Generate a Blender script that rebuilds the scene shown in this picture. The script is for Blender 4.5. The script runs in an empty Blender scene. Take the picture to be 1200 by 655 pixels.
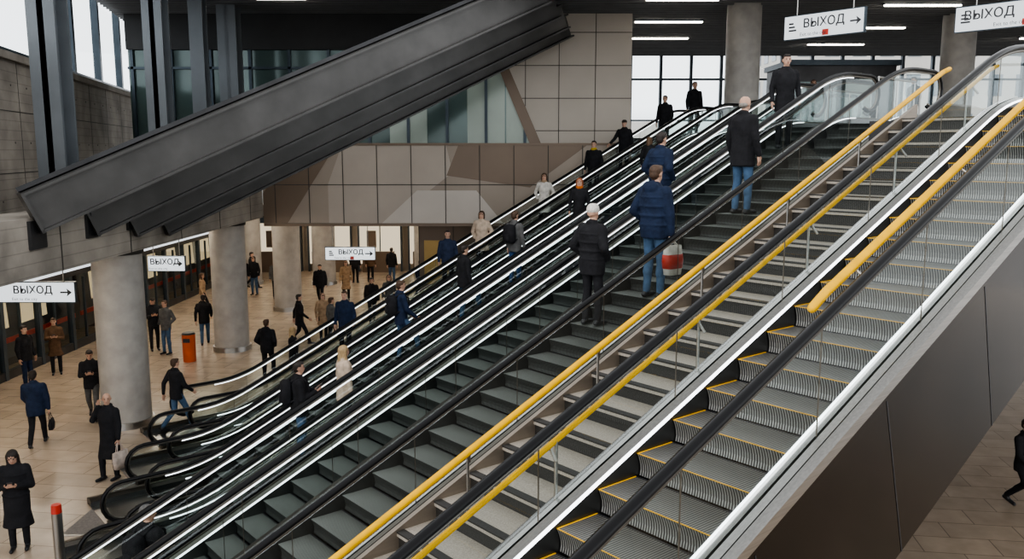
import bpy, math, random
from math import sin, cos, pi, radians, sqrt
from mathutils import Vector, Matrix
from mathutils.bvhtree import BVHTree
random.seed(7)
sc = bpy.context.scene
COL = sc.collection
try: sc.view_settings.look = 'AgX - Medium High Contrast'
except Exception: pass

# ------------------------------------------------------------------ materials
MATS = {}
def nodes_of(name):
    m = bpy.data.materials.new(name); m.use_nodes = True
    nt = m.node_tree; nt.nodes.clear()
    return m, nt, nt.nodes, nt.links
def pbr(name, col, rough=0.5, metal=0.0, noise=None, bump=None, spec=0.5, aniso=None, coat=0.0):
    if name in MATS: return MATS[name]
    m, nt, N, L = nodes_of(name)
    out = N.new('ShaderNodeOutputMaterial'); b = N.new('ShaderNodeBsdfPrincipled')
    L.new(b.outputs[0], out.inputs[0])
    b.inputs['Base Color'].default_value = (*col, 1)
    b.inputs['Roughness'].default_value = rough
    b.inputs['Metallic'].default_value = metal
    b.inputs['Specular IOR Level'].default_value = spec
    if coat: b.inputs['Coat Weight'].default_value = coat
    tc = N.new('ShaderNodeTexCoord')
    if noise:
        n = N.new('ShaderNodeTexNoise'); n.inputs['Scale'].default_value = noise[0]; n.inputs['Detail'].default_value = 5
        if aniso:
            mp = N.new('ShaderNodeMapping'); mp.inputs['Scale'].default_value = aniso
            L.new(tc.outputs['Object'], mp.inputs[0]); L.new(mp.outputs[0], n.inputs['Vector'])
        else: L.new(tc.outputs['Object'], n.inputs['Vector'])
        r = N.new('ShaderNodeValToRGB')
        a = noise[1]
        r.color_ramp.elements[0].position = 0.3; r.color_ramp.elements[1].position = 0.7
        r.color_ramp.elements[0].color = (*[c*(1-a) for c in col], 1)
        r.color_ramp.elements[1].color = (*[min(1, c*(1+a)) for c in col], 1)
        L.new(n.outputs[0], r.inputs[0]); L.new(r.outputs[0], b.inputs['Base Color'])
    if bump:
        n2 = N.new('ShaderNodeTexNoise'); n2.inputs['Scale'].default_value = bump[0]; n2.inputs['Detail'].default_value = 4
        L.new(tc.outputs['Object'], n2.inputs['Vector'])
        bp = N.new('ShaderNodeBump'); bp.inputs['Strength'].default_value = bump[1]; bp.inputs['Distance'].default_value = 0.02
        L.new(n2.outputs[0], bp.inputs['Height']); L.new(bp.outputs[0], b.inputs['Normal'])
    MATS[name] = m
    return m
def emit(name, col, s):
    if name in MATS: return MATS[name]
    m, nt, N, L = nodes_of(name)
    out = N.new('ShaderNodeOutputMaterial'); e = N.new('ShaderNodeEmission')
    e.inputs[0].default_value = (*col, 1); e.inputs[1].default_value = s
    L.new(e.outputs[0], out.inputs[0]); MATS[name] = m
    return m
def glassmat(name, tint, refl=1.0, rough=0.02, ior=1.45):
    m, nt, N, L = nodes_of(name)
    out = N.new('ShaderNodeOutputMaterial'); t = N.new('ShaderNodeBsdfTransparent'); g = N.new('ShaderNodeBsdfGlossy')
    t.inputs[0].default_value = (*tint, 1); g.inputs['Roughness'].default_value = rough
    g.inputs[0].default_value = (0.9, 0.95, 0.95, 1)
    f = N.new('ShaderNodeFresnel'); f.inputs[0].default_value = ior
    mu = N.new('ShaderNodeMath'); mu.operation = 'MULTIPLY'; mu.inputs[1].default_value = refl; mu.use_clamp = True
    mx = N.new('ShaderNodeMixShader')
    L.new(f.outputs[0], mu.inputs[0]); L.new(mu.outputs[0], mx.inputs[0])
    L.new(t.outputs[0], mx.inputs[1]); L.new(g.outputs[0], mx.inputs[2]); L.new(mx.outputs[0], out.inputs[0])
    MATS[name] = m
    return m

STEEL = pbr('brushed_steel', (0.42, 0.41, 0.395), 0.28, 1.0, noise=(3, 0.12), aniso=(0.3, 30, 30))
STEELW = pbr('warm_steel_deck', (0.18, 0.165, 0.145), 0.34, 1.0, noise=(2, 0.12), aniso=(0.3, 20, 20))
STEELB = pbr('beige_stringer_panel', (0.27, 0.23, 0.19), 0.42, 0.5, noise=(2, 0.1), aniso=(0.3, 10, 10))
STEELD = pbr('dark_steel', (0.055, 0.055, 0.058), 0.42, 0.6, noise=(1.5, 0.25), bump=(30, 0.05))
BEAM = pbr('painted_beam_steel', (0.075, 0.072, 0.070), 0.36, 0.3, noise=(1.2, 0.25), bump=(20, 0.05))
COLS = pbr('painted_column_steel', (0.15, 0.165, 0.18), 0.45, 0.3, noise=(1.2, 0.1), bump=(20, 0.04))
BRONZE = pbr('dark_bronze_cladding', (0.026, 0.020, 0.016), 0.12, 0.75, noise=(0.8, 0.4))
RUBBER = pbr('black_rubber', (0.006, 0.006, 0.007), 0.3, 0.0, noise=(5, 0.1), spec=0.25)
YELLOW = pbr('yellow_paint', (0.85, 0.46, 0.004), 0.42, 0.0, noise=(6, 0.12), spec=0.3)
SKIRT = pbr('skirt_panel', (0.11, 0.11, 0.11), 0.35, 0.9, noise=(2, 0.1))
def concrete():
    m = pbr('concrete', (0.33, 0.295, 0.255), 0.85, 0.0, noise=(0.9, 0.38), bump=(6, 0.5))
    nt = m.node_tree; N = nt.nodes; L = nt.links
    b = [n for n in N if n.type == 'BSDF_PRINCIPLED'][0]; ramp = [n for n in N if n.type == 'VALTORGB'][0]
    tc = [n for n in N if n.type == 'TEX_COORD'][0]
    sp = N.new('ShaderNodeSeparateXYZ'); L.new(tc.outputs['Object'], sp.inputs[0])
    mu = N.new('ShaderNodeMath'); mu.operation = 'MULTIPLY'; mu.inputs[1].default_value = 2*pi/0.22; L.new(sp.outputs['Z'], mu.inputs[0])
    s = N.new('ShaderNodeMath'); s.operation = 'SINE'; L.new(mu.outputs[0], s.inputs[0])
    mr = N.new('ShaderNodeMapRange'); mr.inputs[1].default_value = 0.93; mr.inputs[2].default_value = 1.0; mr.inputs[3].default_value = 1.0; mr.inputs[4].default_value = 0.74
    L.new(s.outputs[0], mr.inputs[0])
    mx = N.new('ShaderNodeMix'); mx.data_type = 'RGBA'; mx.blend_type = 'MULTIPLY'; mx.inputs[0].default_value = 1.0
    L.new(ramp.outputs[0], mx.inputs[6]); L.new(mr.outputs[0], mx.inputs[7]); L.new(mx.outputs[2], b.inputs['Base Color'])
    return m
CONC = concrete()
GRAN = pbr('stair_granite', (0.36, 0.325, 0.28), 0.5, 0.0, noise=(60, 0.2))
RISER = pbr('stair_riser', (0.032, 0.030, 0.028), 0.5, 0.0, noise=(40, 0.2))
CEIL = pbr('ceiling_dark', (0.04, 0.041, 0.043), 0.7, 0.0, noise=(2, 0.1))
SLAT = pbr('ceiling_slat', (0.15, 0.152, 0.155), 0.5, 0.3, noise=(2, 0.1))
PLAST = pbr('hall_ceiling_paint', (0.44, 0.41, 0.37), 0.7, 0.0, noise=(1, 0.05))
COLM = pbr('column_stone', (0.37, 0.35, 0.325), 0.5, 0.0, noise=(3, 0.14), bump=(12, 0.06))
BEIGE = pbr('beige_panel', (0.45, 0.40, 0.345), 0.42, 0.2, noise=(0.6, 0.06))
TAUPE = pbr('taupe_panel', (0.30, 0.25, 0.205), 0.38, 0.3, noise=(0.6, 0.08))
BROWN = pbr('brown_panel', (0.17, 0.125, 0.092), 0.35, 0.35, noise=(0.6, 0.08))
JOINT = pbr('panel_joint', (0.05, 0.045, 0.04), 0.7, noise=(4, 0.1))
FRAME = pbr('window_frame', (0.06, 0.08, 0.10), 0.4, 0.5, noise=(3, 0.1))
BLACK = pbr('sign_black', (0.02, 0.02, 0.025), 0.4, noise=(3, 0.02))
RED = pbr('red_paint', (0.5, 0.035, 0.02), 0.4, noise=(4, 0.1))
ORANGE = pbr('orange_paint', (0.50, 0.085, 0.015), 0.4, noise=(4, 0.1))
SIGNE = emit('sign_backlit', (0.86, 0.90, 0.93), 1.3)
LED = emit('led_strip', (0.94, 0.97, 1.0), 5.0)
LEDS = emit('led_strip_soft', (0.94, 0.97, 1.0), 3.6)
LAMP = emit('ceiling_and_fill_lamp', (1.0, 0.93, 0.82), 15.0)
LAMPW = emit('hall_lamp', (1.0, 0.87, 0.70), 30.0)
SHOP = emit('shop_window_light', (1.0, 0.84, 0.60), 0.9)
TRWIN = emit('train_window_light', (1.0, 0.76, 0.45), 0.6)
GLASS = glassmat('balustrade_glass', (0.88, 0.93, 0.92), 1.0)
WGLASS = glassmat('window_glass', (0.95, 0.98, 1.0), 0.3)

def step_mat(name, a, c):
    m, nt, N, L = nodes_of(name)
    out = N.new('ShaderNodeOutputMaterial'); b = N.new('ShaderNodeBsdfPrincipled'); L.new(b.outputs[0], out.inputs[0])
    tc = N.new('ShaderNodeTexCoord'); sp = N.new('ShaderNodeSeparateXYZ'); L.new(tc.outputs['Object'], sp.inputs[0])
    mu = N.new('ShaderNodeMath'); mu.operation = 'MULTIPLY'; mu.inputs[1].default_value = 2*pi/0.022
    L.new(sp.outputs['Y'], mu.inputs[0])
    s = N.new('ShaderNodeMath'); s.operation = 'SINE'; L.new(mu.outputs[0], s.inputs[0])
    mr = N.new('ShaderNodeMapRange'); mr.inputs[1].default_value = -0.6; mr.inputs[2].default_value = 0.6
    L.new(s.outputs[0], mr.inputs[0])
    mx = N.new('ShaderNodeMix'); mx.data_type = 'RGBA'
    mx.inputs[6].default_value = (*a, 1); mx.inputs[7].default_value = (*c, 1)
    L.new(mr.outputs[0], mx.inputs[0]); L.new(mx.outputs[2], b.inputs['Base Color'])
    b.inputs['Metallic'].default_value = 0.5; b.inputs['Roughness'].default_value = 0.42
    bp = N.new('ShaderNodeBump'); bp.inputs['Strength'].default_value = 0.6; bp.inputs['Distance'].default_value = 0.006
    L.new(mr.outputs[0], bp.inputs['Height']); L.new(bp.outputs[0], b.inputs['Normal'])
    return m
STEP = step_mat('escalator_step_metal', (0.06, 0.06, 0.058), (0.27, 0.265, 0.25))
STEPR = step_mat('escalator_riser_metal', (0.045, 0.045, 0.045), (0.40, 0.395, 0.38))
STEPT = step_mat('escalator_tread_metal_grey', (0.085, 0.09, 0.084), (0.27, 0.28, 0.26))
STEPD = step_mat('escalator_riser_metal_dark', (0.025, 0.026, 0.025), (0.10, 0.104, 0.10))
def floor_mat():
    m, nt, N, L = nodes_of('floor_stone_tiles')
    out = N.new('ShaderNodeOutputMaterial'); b = N.new('ShaderNodeBsdfPrincipled'); L.new(b.outputs[0], out.inputs[0])
    tc = N.new('ShaderNodeTexCoord'); br = N.new('ShaderNodeTexBrick')
    br.inputs['Color1'].default_value = (0.50, 0.40, 0.305, 1); br.inputs['Color2'].default_value = (0.42, 0.34, 0.262, 1)
    br.inputs['Mortar'].default_value = (0.24, 0.19, 0.15, 1); br.inputs['Scale'].default_value = 1.0
    br.inputs['Mortar Size'].default_value = 0.010; br.inputs['Brick Width'].default_value = 1.2; br.inputs['Row Height'].default_value = 0.6
    mp = N.new('ShaderNodeMapping'); mp.inputs['Rotation'].default_value = (0, 0, radians(8))
    L.new(tc.outputs['Object'], mp.inputs[0]); L.new(mp.outputs[0], br.inputs['Vector'])
    n = N.new('ShaderNodeTexNoise'); n.inputs['Scale'].default_value = 2.5; n.inputs['Detail'].default_value = 8
    L.new(tc.outputs['Object'], n.inputs['Vector'])
    mx = N.new('ShaderNodeMix'); mx.data_type = 'RGBA'; mx.blend_type = 'OVERLAY'; mx.inputs[0].default_value = 0.3
    L.new(br.outputs[0], mx.inputs[6]); L.new(n.outputs[0], mx.inputs[7]); L.new(mx.outputs[2], b.inputs['Base Color'])
    b.inputs['Roughness'].default_value = 0.26
    return m
FLOOR = floor_mat()

# ------------------------------------------------------------------ mesh builder
class MB:
    def __init__(s): s.v = []; s.f = []; s.m = []; s.mats = []; s.sm = []
    def mi(s, mat):
        if mat not in s.mats: s.mats.append(mat)
        return s.mats.index(mat)
    def add(s, vs, fs, mat, smooth=False):
        o = len(s.v); s.v += [tuple(p) for p in vs]; i = s.mi(mat)
        for f in fs: s.f.append(tuple(o+k for k in f)); s.m.append(i); s.sm.append(smooth)
    def box(s, c, d, mat, rot=None):
        x, y, z = d[0]/2, d[1]/2, d[2]/2
        vs = [Vector((a*x, b*y, e*z)) for a in (-1, 1) for b in (-1, 1) for e in (-1, 1)]
        if rot is not None: vs = [rot @ p for p in vs]
        vs = [p+Vector(c) for p in vs]
        s.add(vs, [(0, 1, 3, 2), (4, 6, 7, 5), (0, 4, 5, 1), (2, 3, 7, 6), (0, 2, 6, 4), (1, 5, 7, 3)], mat)
    def box2(s, a, b, mat):
        s.box([(a[i]+b[i])/2 for i in range(3)], [abs(b[i]-a[i]) for i in range(3)], mat)
    def cyl(s, p0, p1, r0, r1, mat, n=16, caps=True, smooth=True):
        p0 = Vector(p0); p1 = Vector(p1); d = (p1-p0).normalized()
        a = d.orthogonal().normalized(); b = d.cross(a)
        vs = []
        for p, r in ((p0, r0), (p1, r1)):
            for k in range(n): t = 2*pi*k/n; vs.append(p+a*(r*cos(t))+b*(r*sin(t)))
        s.add(vs, [(k, (k+1) % n, n+(k+1) % n, n+k) for k in range(n)], mat, smooth)
        if caps: s.add(vs, [tuple(range(n-1, -1, -1)), tuple(range(n, 2*n))], mat)
    def loft(s, rings, mat, smooth=True, closed_ends=True):
        n = len(rings[0]); vs = [p for r in rings for p in r]; fs = []
        for i in range(len(rings)-1):
            for k in range(n): fs.append((i*n+k, i*n+(k+1) % n, (i+1)*n+(k+1) % n, (i+1)*n+k))
        if closed_ends: fs.append(tuple(range(n-1, -1, -1))); fs.append(tuple((len(rings)-1)*n+k for k in range(n)))
        s.add(vs, fs, mat, smooth)
    def cap(s, p0, p1, r0, r1, mat, n=10, flat=None, hs=2):
        p0 = Vector(p0); p1 = Vector(p1); d = (p1-p0)
        d = d.normalized() if d.length > 1e-6 else Vector((0, 0, 1))
        a = d.orthogonal().normalized(); b = d.cross(a); rings = []
        def ring(c, r):
            out = []
            for k in range(n):
                t = 2*pi*k/n; o = a*(r*cos(t))+b*(r*sin(t))
                if flat is not None: o = o-flat[0]*(o.dot(flat[0])*(1-flat[1]))
                out.append(c+o)
            return out
        for j in range(hs, 0, -1): t = (pi/2)*j/(hs+0.3); rings.append(ring(p0-d*(r0*sin(t)), r0*cos(t)))
        rings.append(ring(p0, r0)); rings.append(ring(p1, r1))
        for j in range(1, hs+1): t = (pi/2)*j/(hs+0.3); rings.append(ring(p1+d*(r1*sin(t)), r1*cos(t)))
        s.loft(rings, mat)
    def ell(s, c, r, mat, rot=None, nu=12, nv=8):
        rings = []; c = Vector(c)
        for j in range(1, nv):
            t = pi*j/nv-pi/2; rg = []
            for k in range(nu):
                q = 2*pi*k/nu; p = Vector((r[0]*cos(t)*cos(q), r[1]*cos(t)*sin(q), r[2]*sin(t)))
                if rot is not None: p = rot @ p
                rg.append(c+p)
            rings.append(rg)
        s.loft(rings, mat)
    def obj(s, name, parent=None, loc=(0, 0, 0), rotz=0.0):
        me = bpy.data.meshes.new(name); me.from_pydata(s.v, [], s.f)
        for m in s.mats: me.materials.append(m)
        me.polygons.foreach_set('material_index', s.m); me.polygons.foreach_set('use_smooth', s.sm)
        me.update()
        o = bpy.data.objects.new(name, me); COL.objects.link(o)
        o.location = loc; o.rotation_euler = (0, 0, rotz)
        if parent: o.parent = parent
        return o
def empty(name, loc=(0, 0, 0), rotz=0.0):
    e = bpy.data.objects.new(name, None); COL.objects.link(e); e.location = loc; e.rotation_euler = (0, 0, rotz)
    e.empty_display_size = 0.3
    return e

# ------------------------------------------------------------------ escalator frame
TH = radians(40); TA = 0.43; TOP = 6.9; L = TOP/TA; SD = 0.4; SR = SD*TA
def W(u, v, z=0): return (cos(TH)*u-sin(TH)*v, sin(TH)*u+cos(TH)*v, z)
def zc(x, Lr=L, T=TOP):
    if x < -0.6: return 0.0
    if x < 0.6: return TA*(x+0.6)**2/2.4
    if x < Lr-0.6: return TA*x
    if x < Lr+0.6: return T-TA*(Lr+0.6-x)**2/2.4
    return T
XS = [-2.3, -1.3, -0.6, -0.4, -0.2, 0, 0.2, 0.4, 0.6] + [0.6+(L-1.2)*k/11 for k in range(1, 11)] + [L-0.6, L-0.4, L-0.2, L, L+0.2, L+0.4, L+0.6, L+1.3, L+2.1]
def sweep(mb, prof, mat, xs=None, closed=True, smooth=False, zmin=None):
    xs = xs or XS; n = len(prof); vs = []
    for x in xs:
        for (y, z) in prof:
            zz = zc(x)+z
            if zmin is not None: zz = max(zmin, zz)
            vs.append((x, y, zz))
    fs = []
    for i in range(len(xs)-1):
        for k in range(n if closed else n-1):
            fs.append((i*n+k, i*n+(k+1) % n, (i+1)*n+(k+1) % n, (i+1)*n+k))
    if closed: fs.append(tuple(range(n))); fs.append(tuple((len(xs)-1)*n+k for k in range(n-1, -1, -1)))
    mb.add(vs, fs, mat, smooth)
def railpath(h=0.95):
    r = 0.34 if h > 0.8 else 0.27
    p = []
    cx, cz = -1.3, h-r
    for k in range(0, 11):
        t = radians(-60-k*21); p.append((cx+r*cos(t), cz+r*sin(t)))
    for x in XS:
        if -1.25 < x < L+1.2: p.append((x, zc(x)+h))
    cx = L+1.25; cz = TOP+h-r
    for k in range(0, 11):
        t = radians(90-k*21); p.append((cx+r*cos(t), cz+r*sin(t)))
    return p
def tube2(mb, path, y, ry, rn, mat, n=8, off=0.0):
    rings = []
    for i, (x, z) in enumerate(path):
        a = path[max(0, i-1)]; b = path[min(len(path)-1, i+1)]
        tx, tz = b[0]-a[0], b[1]-a[1]; l = sqrt(tx*tx+tz*tz); nx, nz = -tz/l, tx/l
        rg = []
        for k in range(n):
            q = 2*pi*k/n
            rg.append((x+nx*(rn*sin(q)+off), y+ry*cos(q), z+nz*(rn*sin(q)+off)))
        rings.append(rg)
    mb.loft(rings, mat)
def make_parts(kind):
    parts = {}
    fr = kind == 'front'
    H = {1: 0.74 if fr else 0.95, -1: 0.95}
    mb = MB()
    for i in range(-3, 43):
        x0 = i*SD; zt = min(max(SR*(i+0.5), 0.012), TOP+0.004); zp = min(max(SR*(i-0.5), 0.012), TOP+0.004)
        if x0 > L+0.9: break
        hw = 0.5
        mb.add([(x0, -hw, zt), (x0+SD, -hw, zt), (x0+SD, hw, zt), (x0, hw, zt)], [(0, 1, 2, 3)], STEP if fr else STEPT)
        if zt-zp > 0.01:
            k = 4; vs = []
            for j in range(k+1):
                f = j/k; xx = x0+0.035*sin(f*pi/2)*(1-f)*1.6
                for y in (-hw, hw): vs.append((xx+(0.03*(1-f)), y, zp+(zt-zp)*f))
            mb.add(vs, [(2*j, 2*j+2, 2*j+3, 2*j+1) for j in range(k)], STEPR if fr else STEPD)
        mb.box2((x0+SD-0.018, -hw, zt-0.003), (x0+SD-0.002, hw, zt+0.002), BLACK)
        if fr:
            e = 0.003
            mb.box2((x0+0.001, -hw, zt-0.003), (x0+0.007, hw, zt+e), YELLOW)
            for s in (-1, 1): mb.box2((x0, s*hw, zt), (x0+SD-0.01, s*(hw-0.012), zt+e), YELLOW)
    for (a, b, z) in ((-2.3, -1.2, 0.02), (L+0.9, L+2.1, TOP+0.02)):
        mb.box2((a, -0.62, z-0.1 if z > 1 else 0.0), (b, 0.62, z), STEEL)
    parts['steps'] = mb
    mb = MB()
    xs = [x for x in XS if -1.35 < x < L+1.35]
    for s in (-1, 1):
        y = s*0.6; h = H[s]-0.02; r = 0.32 if h > 0.8 else 0.25
        vs = []
        for x in xs: vs += [(x, y, zc(x)+0.12), (x, y, zc(x)+h)]
        mb.add(vs, [(2*i, 2*i+2, 2*i+3, 2*i+1) for i in range(len(xs)-1)], GLASS)
        for (cx, cz, sg) in ((-1.3, h-r, -1), (L+1.3, TOP+h-r, 1)):
            pts = [(cx, y, cz-(h-r)+0.12)]
            for k in range(0, 11): t = radians(-90+k*18); pts.append((cx+sg*r*cos(t), y, cz+r*sin(t)))
            mb.add(pts, [tuple(range(len(pts)))], GLASS)
    parts['balustrade_glass'] = mb
    mb = MB()
    for s in (-1, 1): tube2(mb, railpath(H[s]), s*0.6, 0.045, 0.032, RUBBER, n=10)
    parts['handrail'] = mb
    mb = MB()
    for s in (-1, 1): tube2(mb, railpath(H[s]), s*0.6, 0.016, 0.018, STEELW, n=8, off=-0.045)
    parts['handrail_guide'] = mb
    mb = MB()
    xl = [x for x in XS if x > -1.0 and x < L+1.0]
    for s in (-1, 1):
        sweep(mb, [(s*0.50, 0.118), (s*0.50, 0.134), (s*0.522, 0.134)], LED if fr else LEDS, xl)
        if s == 1 and not fr:
            sweep(mb, [(s*0.588, H[s]-0.085), (s*0.582, H[s]-0.07), (s*0.594, H[s]-0.07)], LEDS, xl)
    parts['led_strips'] = mb
    mb = MB()
    deck = STEEL if fr else STEELW
    clad = BRONZE if fr else STEELD
    for s in (-1, 1):
        ow = 0.73 if fr else 0.79
        sweep(mb, [(s*0.505, -0.35), (s*0.505, 0.115), (s*0.515, 0.115), (s*0.515, -0.35)], SKIRT, zmin=0.0)
        sweep(mb, [(s*0.505, 0.115), (s*0.59, 0.15), (s*0.59, 0.10), (s*0.51, 0.08)], deck)
        sweep(mb, [(s*0.61, 0.15), (s*0.66, 0.14), (s*0.66, 0.0), (s*0.61, 0.0)], deck)
        sweep(mb, [(s*0.665, 0.135), (s*ow, 0.115), (s*ow, 0.03), (s*0.665, 0.03)], deck)
        sweep(mb, [(s*(ow-.012), 0.1), (s*(ow-.012), -1.45), (s*(ow-.06), -1.45), (s*(ow-.06), 0.1)], clad, zmin=0.0)
        sweep(mb, [(s*0.61, 0.1), (s*0.61, -0.1), (s*0.59, -0.1), (s*0.59, 0.1)], STEEL, zmin=0.0)
        if fr:
            for k in range(1, 11):
                x = k*1.55; yy = s*(ow-.009)
                mb.add([(x, yy, zc(x)-0.02), (x+0.015, yy, zc(x)-0.02), (x+0.415, yy, max(0, zc(x+.4)-1.45)), (x+0.40, yy, max(0, zc(x+.4)-1.45))], [(0, 1, 2, 3)], BLACK)
    sweep(mb, [(-0.7, -1.38), (0.7, -1.38), (0.7, -1.42), (-0.7, -1.42)], STEELD, zmin=0.0)
    parts['truss_cladding'] = mb
    mb = MB()
    for k in range(0, 12):
        x = 0.2+k*1.42
        for s in (-1, 1): mb.box2((x, s*0.596, zc(x)+0.15), (x+0.006, s*0.604, zc(x)+H[s]-0.05), STEELW)
    parts['glass_joints'] = mb
    return parts
CACHE = {}
def lane(v, u0, kind='std'):
    e = empty('escalator', W(u0, v), TH)
    if kind not in CACHE:
        CACHE[kind] = {k: mb.obj(k).data for k, mb in make_parts(kind).items()}
        for o in [o for o in COL.objects if o.type == 'MESH' and o.parent is None and o.data in CACHE[kind].values()]:
            bpy.data.objects.remove(o)
    for k, me in CACHE[kind].items():
        o = bpy.data.objects.new(k, me); COL.objects.link(o); o.parent = e
    return e
LANES = {1: (19.2, 7.9), 2: (17.4, 6.85), 3: (15.65, 5.9), 4: (14.0, 5.05), 5: (12.35, 4.3), 6: (9.9, 0.4), 7: (7.9, -1.1), 9: (3.5, -5.05)}
LE = {}
for k, (v, u0) in LANES.items(): LE[k] = lane(v, u0, 'front' if k == 9 else 'std')

# ------------------------------------------------------------------ fixed stair
SV, SU = 5.1, -3.0
st = empty('staircase', W(SU, SV), TH)
mb = MB()
n = int(round(TOP/SR)); SL = 0.98
for i in range(n):
    x0 = i*SD; z = SR*(i+1)
    mb.box2((x0-0.02, -0.70, z-0.045), (x0+SD, SL, z), GRAN)
    mb.box2((x0+0.0, -0.70, z-SR-0.2 if i else 0), (x0+0.03, SL, z-0.045), RISER)
    mb.box2((x0-0.022, -0.70, z-0.014), (x0+0.06, SL, z+0.002), RISER)
mb.obj('steps', st)
def sweepl(mb, prof, mat, xs, zmin=0.0):
    nn = len(prof); vs = []; fs = []
    for x in xs:
        for (y, z) in prof: vs.append((x, y, max(zmin, TA*x+z)))
    for i in range(len(xs)-1):
        for k in range(nn): fs.append((i*nn+k, i*nn+(k+1) % nn, (i+1)*nn+(k+1) % nn, (i+1)*nn+k))
    fs.append(tuple(range(nn))); fs.append(tuple((len(xs)-1)*nn+k for k in range(nn-1, -1, -1)))
    mb.add(vs, fs, mat)
sx = [0, 0.5, 2, 4, 6, 8, 10, 12, 14, L]
mb = MB()
sweepl(mb, [(SL, 0.20), (SL+.05, 0.20), (SL+.05, -0.45), (SL, -0.45)], STEELB, sx)
sweepl(mb, [(SL+.05, 0.12), (1.98, -0.70), (1.98, -0.95), (SL+.05, -0.5)], STEELB, sx)
sweepl(mb, [(-0.70, 0.12), (-0.74, 0.12), (-0.74, -0.4), (-0.70, -0.4)], STEELD, sx)
sweepl(mb, [(-0.70, -0.3), (SL, -0.3), (SL, -0.4), (-0.70, -0.4)], STEELD, sx)
mb.obj('stringers', st)
def yrail(mb, y, h, x0, x1, wall, r=0.03):
    pts = [(x0-0.02, y, TA*x0+h-0.03), (x0+0.15, y, TA*(x0+.15)+h), (x1-.2, y, TA*(x1-.2)+h), (x1, y, TA*x1+h-.03)]
    for a, b in zip(pts[:-1], pts[1:]): mb.cap(a, b, r, r, YELLOW, n=10)
    k = x0+0.5
    while k < x1:
        mb.cyl((k, y, TA*k+h-0.02), (k, y+wall, TA*k+h-0.10), 0.012, 0.012, STEEL, n=6)
        k += 1.6
mb = MB()
yrail(mb, 0.60, 0.68, 0.4, L+0.1, 0.0, 0.034)
for k in range(11):
    x = 0.9+k*1.6-0.02
    if x < L: mb.cyl((x, 0.60, TA*x+0.05), (x, 0.60, TA*x+0.66), 0.014, 0.014, STEEL, n=8)
mb.obj('yellow_handrail', st)
mb = MB()
yrail(mb, 0.68, 0.56, 0.4, L-0.1, -0.07, 0.022)
yrail(mb, -0.47, 0.98, 10.25, L+0.3, -0.12, 0.034)
for k in range(10):
    x = 1.2+k*1.55
    mb.cyl((x, 0.67, TA*x+0.12), (x, 0.67, TA*x+0.56), 0.013, 0.013, STEEL, n=8)
mb.obj('yellow_handrail', LE[9])

# ------------------------------------------------------------------ room shell
mb = MB(); mb.box2((-26, -8, -0.2), (40, 50, 0), FLOOR); mb.obj('floor')
def poly_prism(name, pts, z0, z1, mat, matside=None, mb=None, fin=True):
    mb = mb or MB(); n = len(pts)
    mb.add([(x, y, z1) for x, y in pts], [tuple(range(n))], mat)
    mb.add([(x, y, z0) for x, y in pts], [tuple(range(n-1, -1, -1))], mat)
    mb.add([(x, y, z) for x, y in pts for z in (z0, z1)], [(2*i, 2*((i+1) % n), 2*((i+1) % n)+1, 2*i+1) for i in range(n)], matside or mat)
    return mb.obj(name) if fin else mb
edge = [(13.2, -3.0), (13.2, 4.3), (13.3, 4.35), (13.3, 6.95), (16.6, 7.0), (16.6, 8.85), (18.2, 8.9), (18.2, 11.3), (21.9, 11.4), (21.9, 13.1), (22.9, 13.2), (22.9, 14.8), (23.8, 14.85), (23.8, 16.5), (24.8, 16.55), (24.8, 18.3), (25.8, 18.35), (25.8, 20.1), (25.8, 20.6)]
pts = [W(u, v)[:2] for u, v in edge]
pts += [(4.3, 30.9), (4.3, 44), (33.8, 44), (33.8, -5)]
poly_prism('floor_upper', pts, 6.3, 6.88, pbr('upper_floor_stone', (0.36, 0.31, 0.26), 0.4, noise=(3, 0.1)), STEELD)
gr = empty('glass_railing')
mb = MB()
def rail_run(mb, a, b, z):
    A = Vector(W(*a, z)); B = Vector(W(*b, z)); U = Vector((0, 0, 1))
    mb.add([A, B, B+U*1.0, A+U*1.0], [(0, 1, 2, 3)], GLASS)
    mb.cyl(A+U*1.02, B+U*1.02, 0.025, 0.025, STEEL, n=8)
    k = int((B-A).length/1.3)+1
    for i in range(k+1):
        p = A.lerp(B, i/k); mb.cyl(p, p+U*1.0, 0.018, 0.018, STEEL, n=8)
rail_run(mb, (13.5, 2.6), (13.5, -2.9), 6.88)
rail_run(mb, (17.2, 8.85), (19.0, 8.95), 6.88)
rail_run(mb, (18.6, 10.75), (18.6, 11.45), 6.88)
rail_run(mb, (18.6, 11.45), (22, 11.5), 6.88)
mb.obj('railing_panels', gr)

def wx(y): return -11-5/21*(y-18)
mb = MB()
cy0 = 20.5
poly_prism('c', [(wx(cy0)+0.1, cy0), (34.2, cy0), (34.2, 45), (wx(45)+0.1, 45)], 11.25, 11.5, CEIL, None, mb, False)
y = cy0+0.1
while y < 43:
    mb.box2((wx(y)+0.3, y, 11.02), (33.8, y+0.05, 11.2), SLAT); y += 0.42
mb.obj('ceiling')
mb = MB()  # ceiling fixtures, plus extra lamps added to brighten the upper hall
for (x, y, w) in [(5.2, 27, 2.2), (5.6, 31.5, 2.4), (6.0, 36, 2.4), (9.6, 24.5, 1.3), (-7.0, 26.8, 1.5), (13, 28, 2.4), (13.5, 33, 2.4), (14, 38, 2.4), (21, 30, 2.4), (22, 36, 2.4), (17, 23, 2.2), (-1, 24, 1.6), (28, 26, 2.4), (28, 34, 2.4)]:
    mb.box2((x-w/2, y-0.07, 10.95), (x+w/2, y+0.07, 11.03), LAMP)
    mb.box2((x-w/2-.03, y-0.10, 10.99), (x+w/2+.03, y+0.10, 11.08), FRAME)
mb.obj('ceiling_and_fill_lights')
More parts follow.
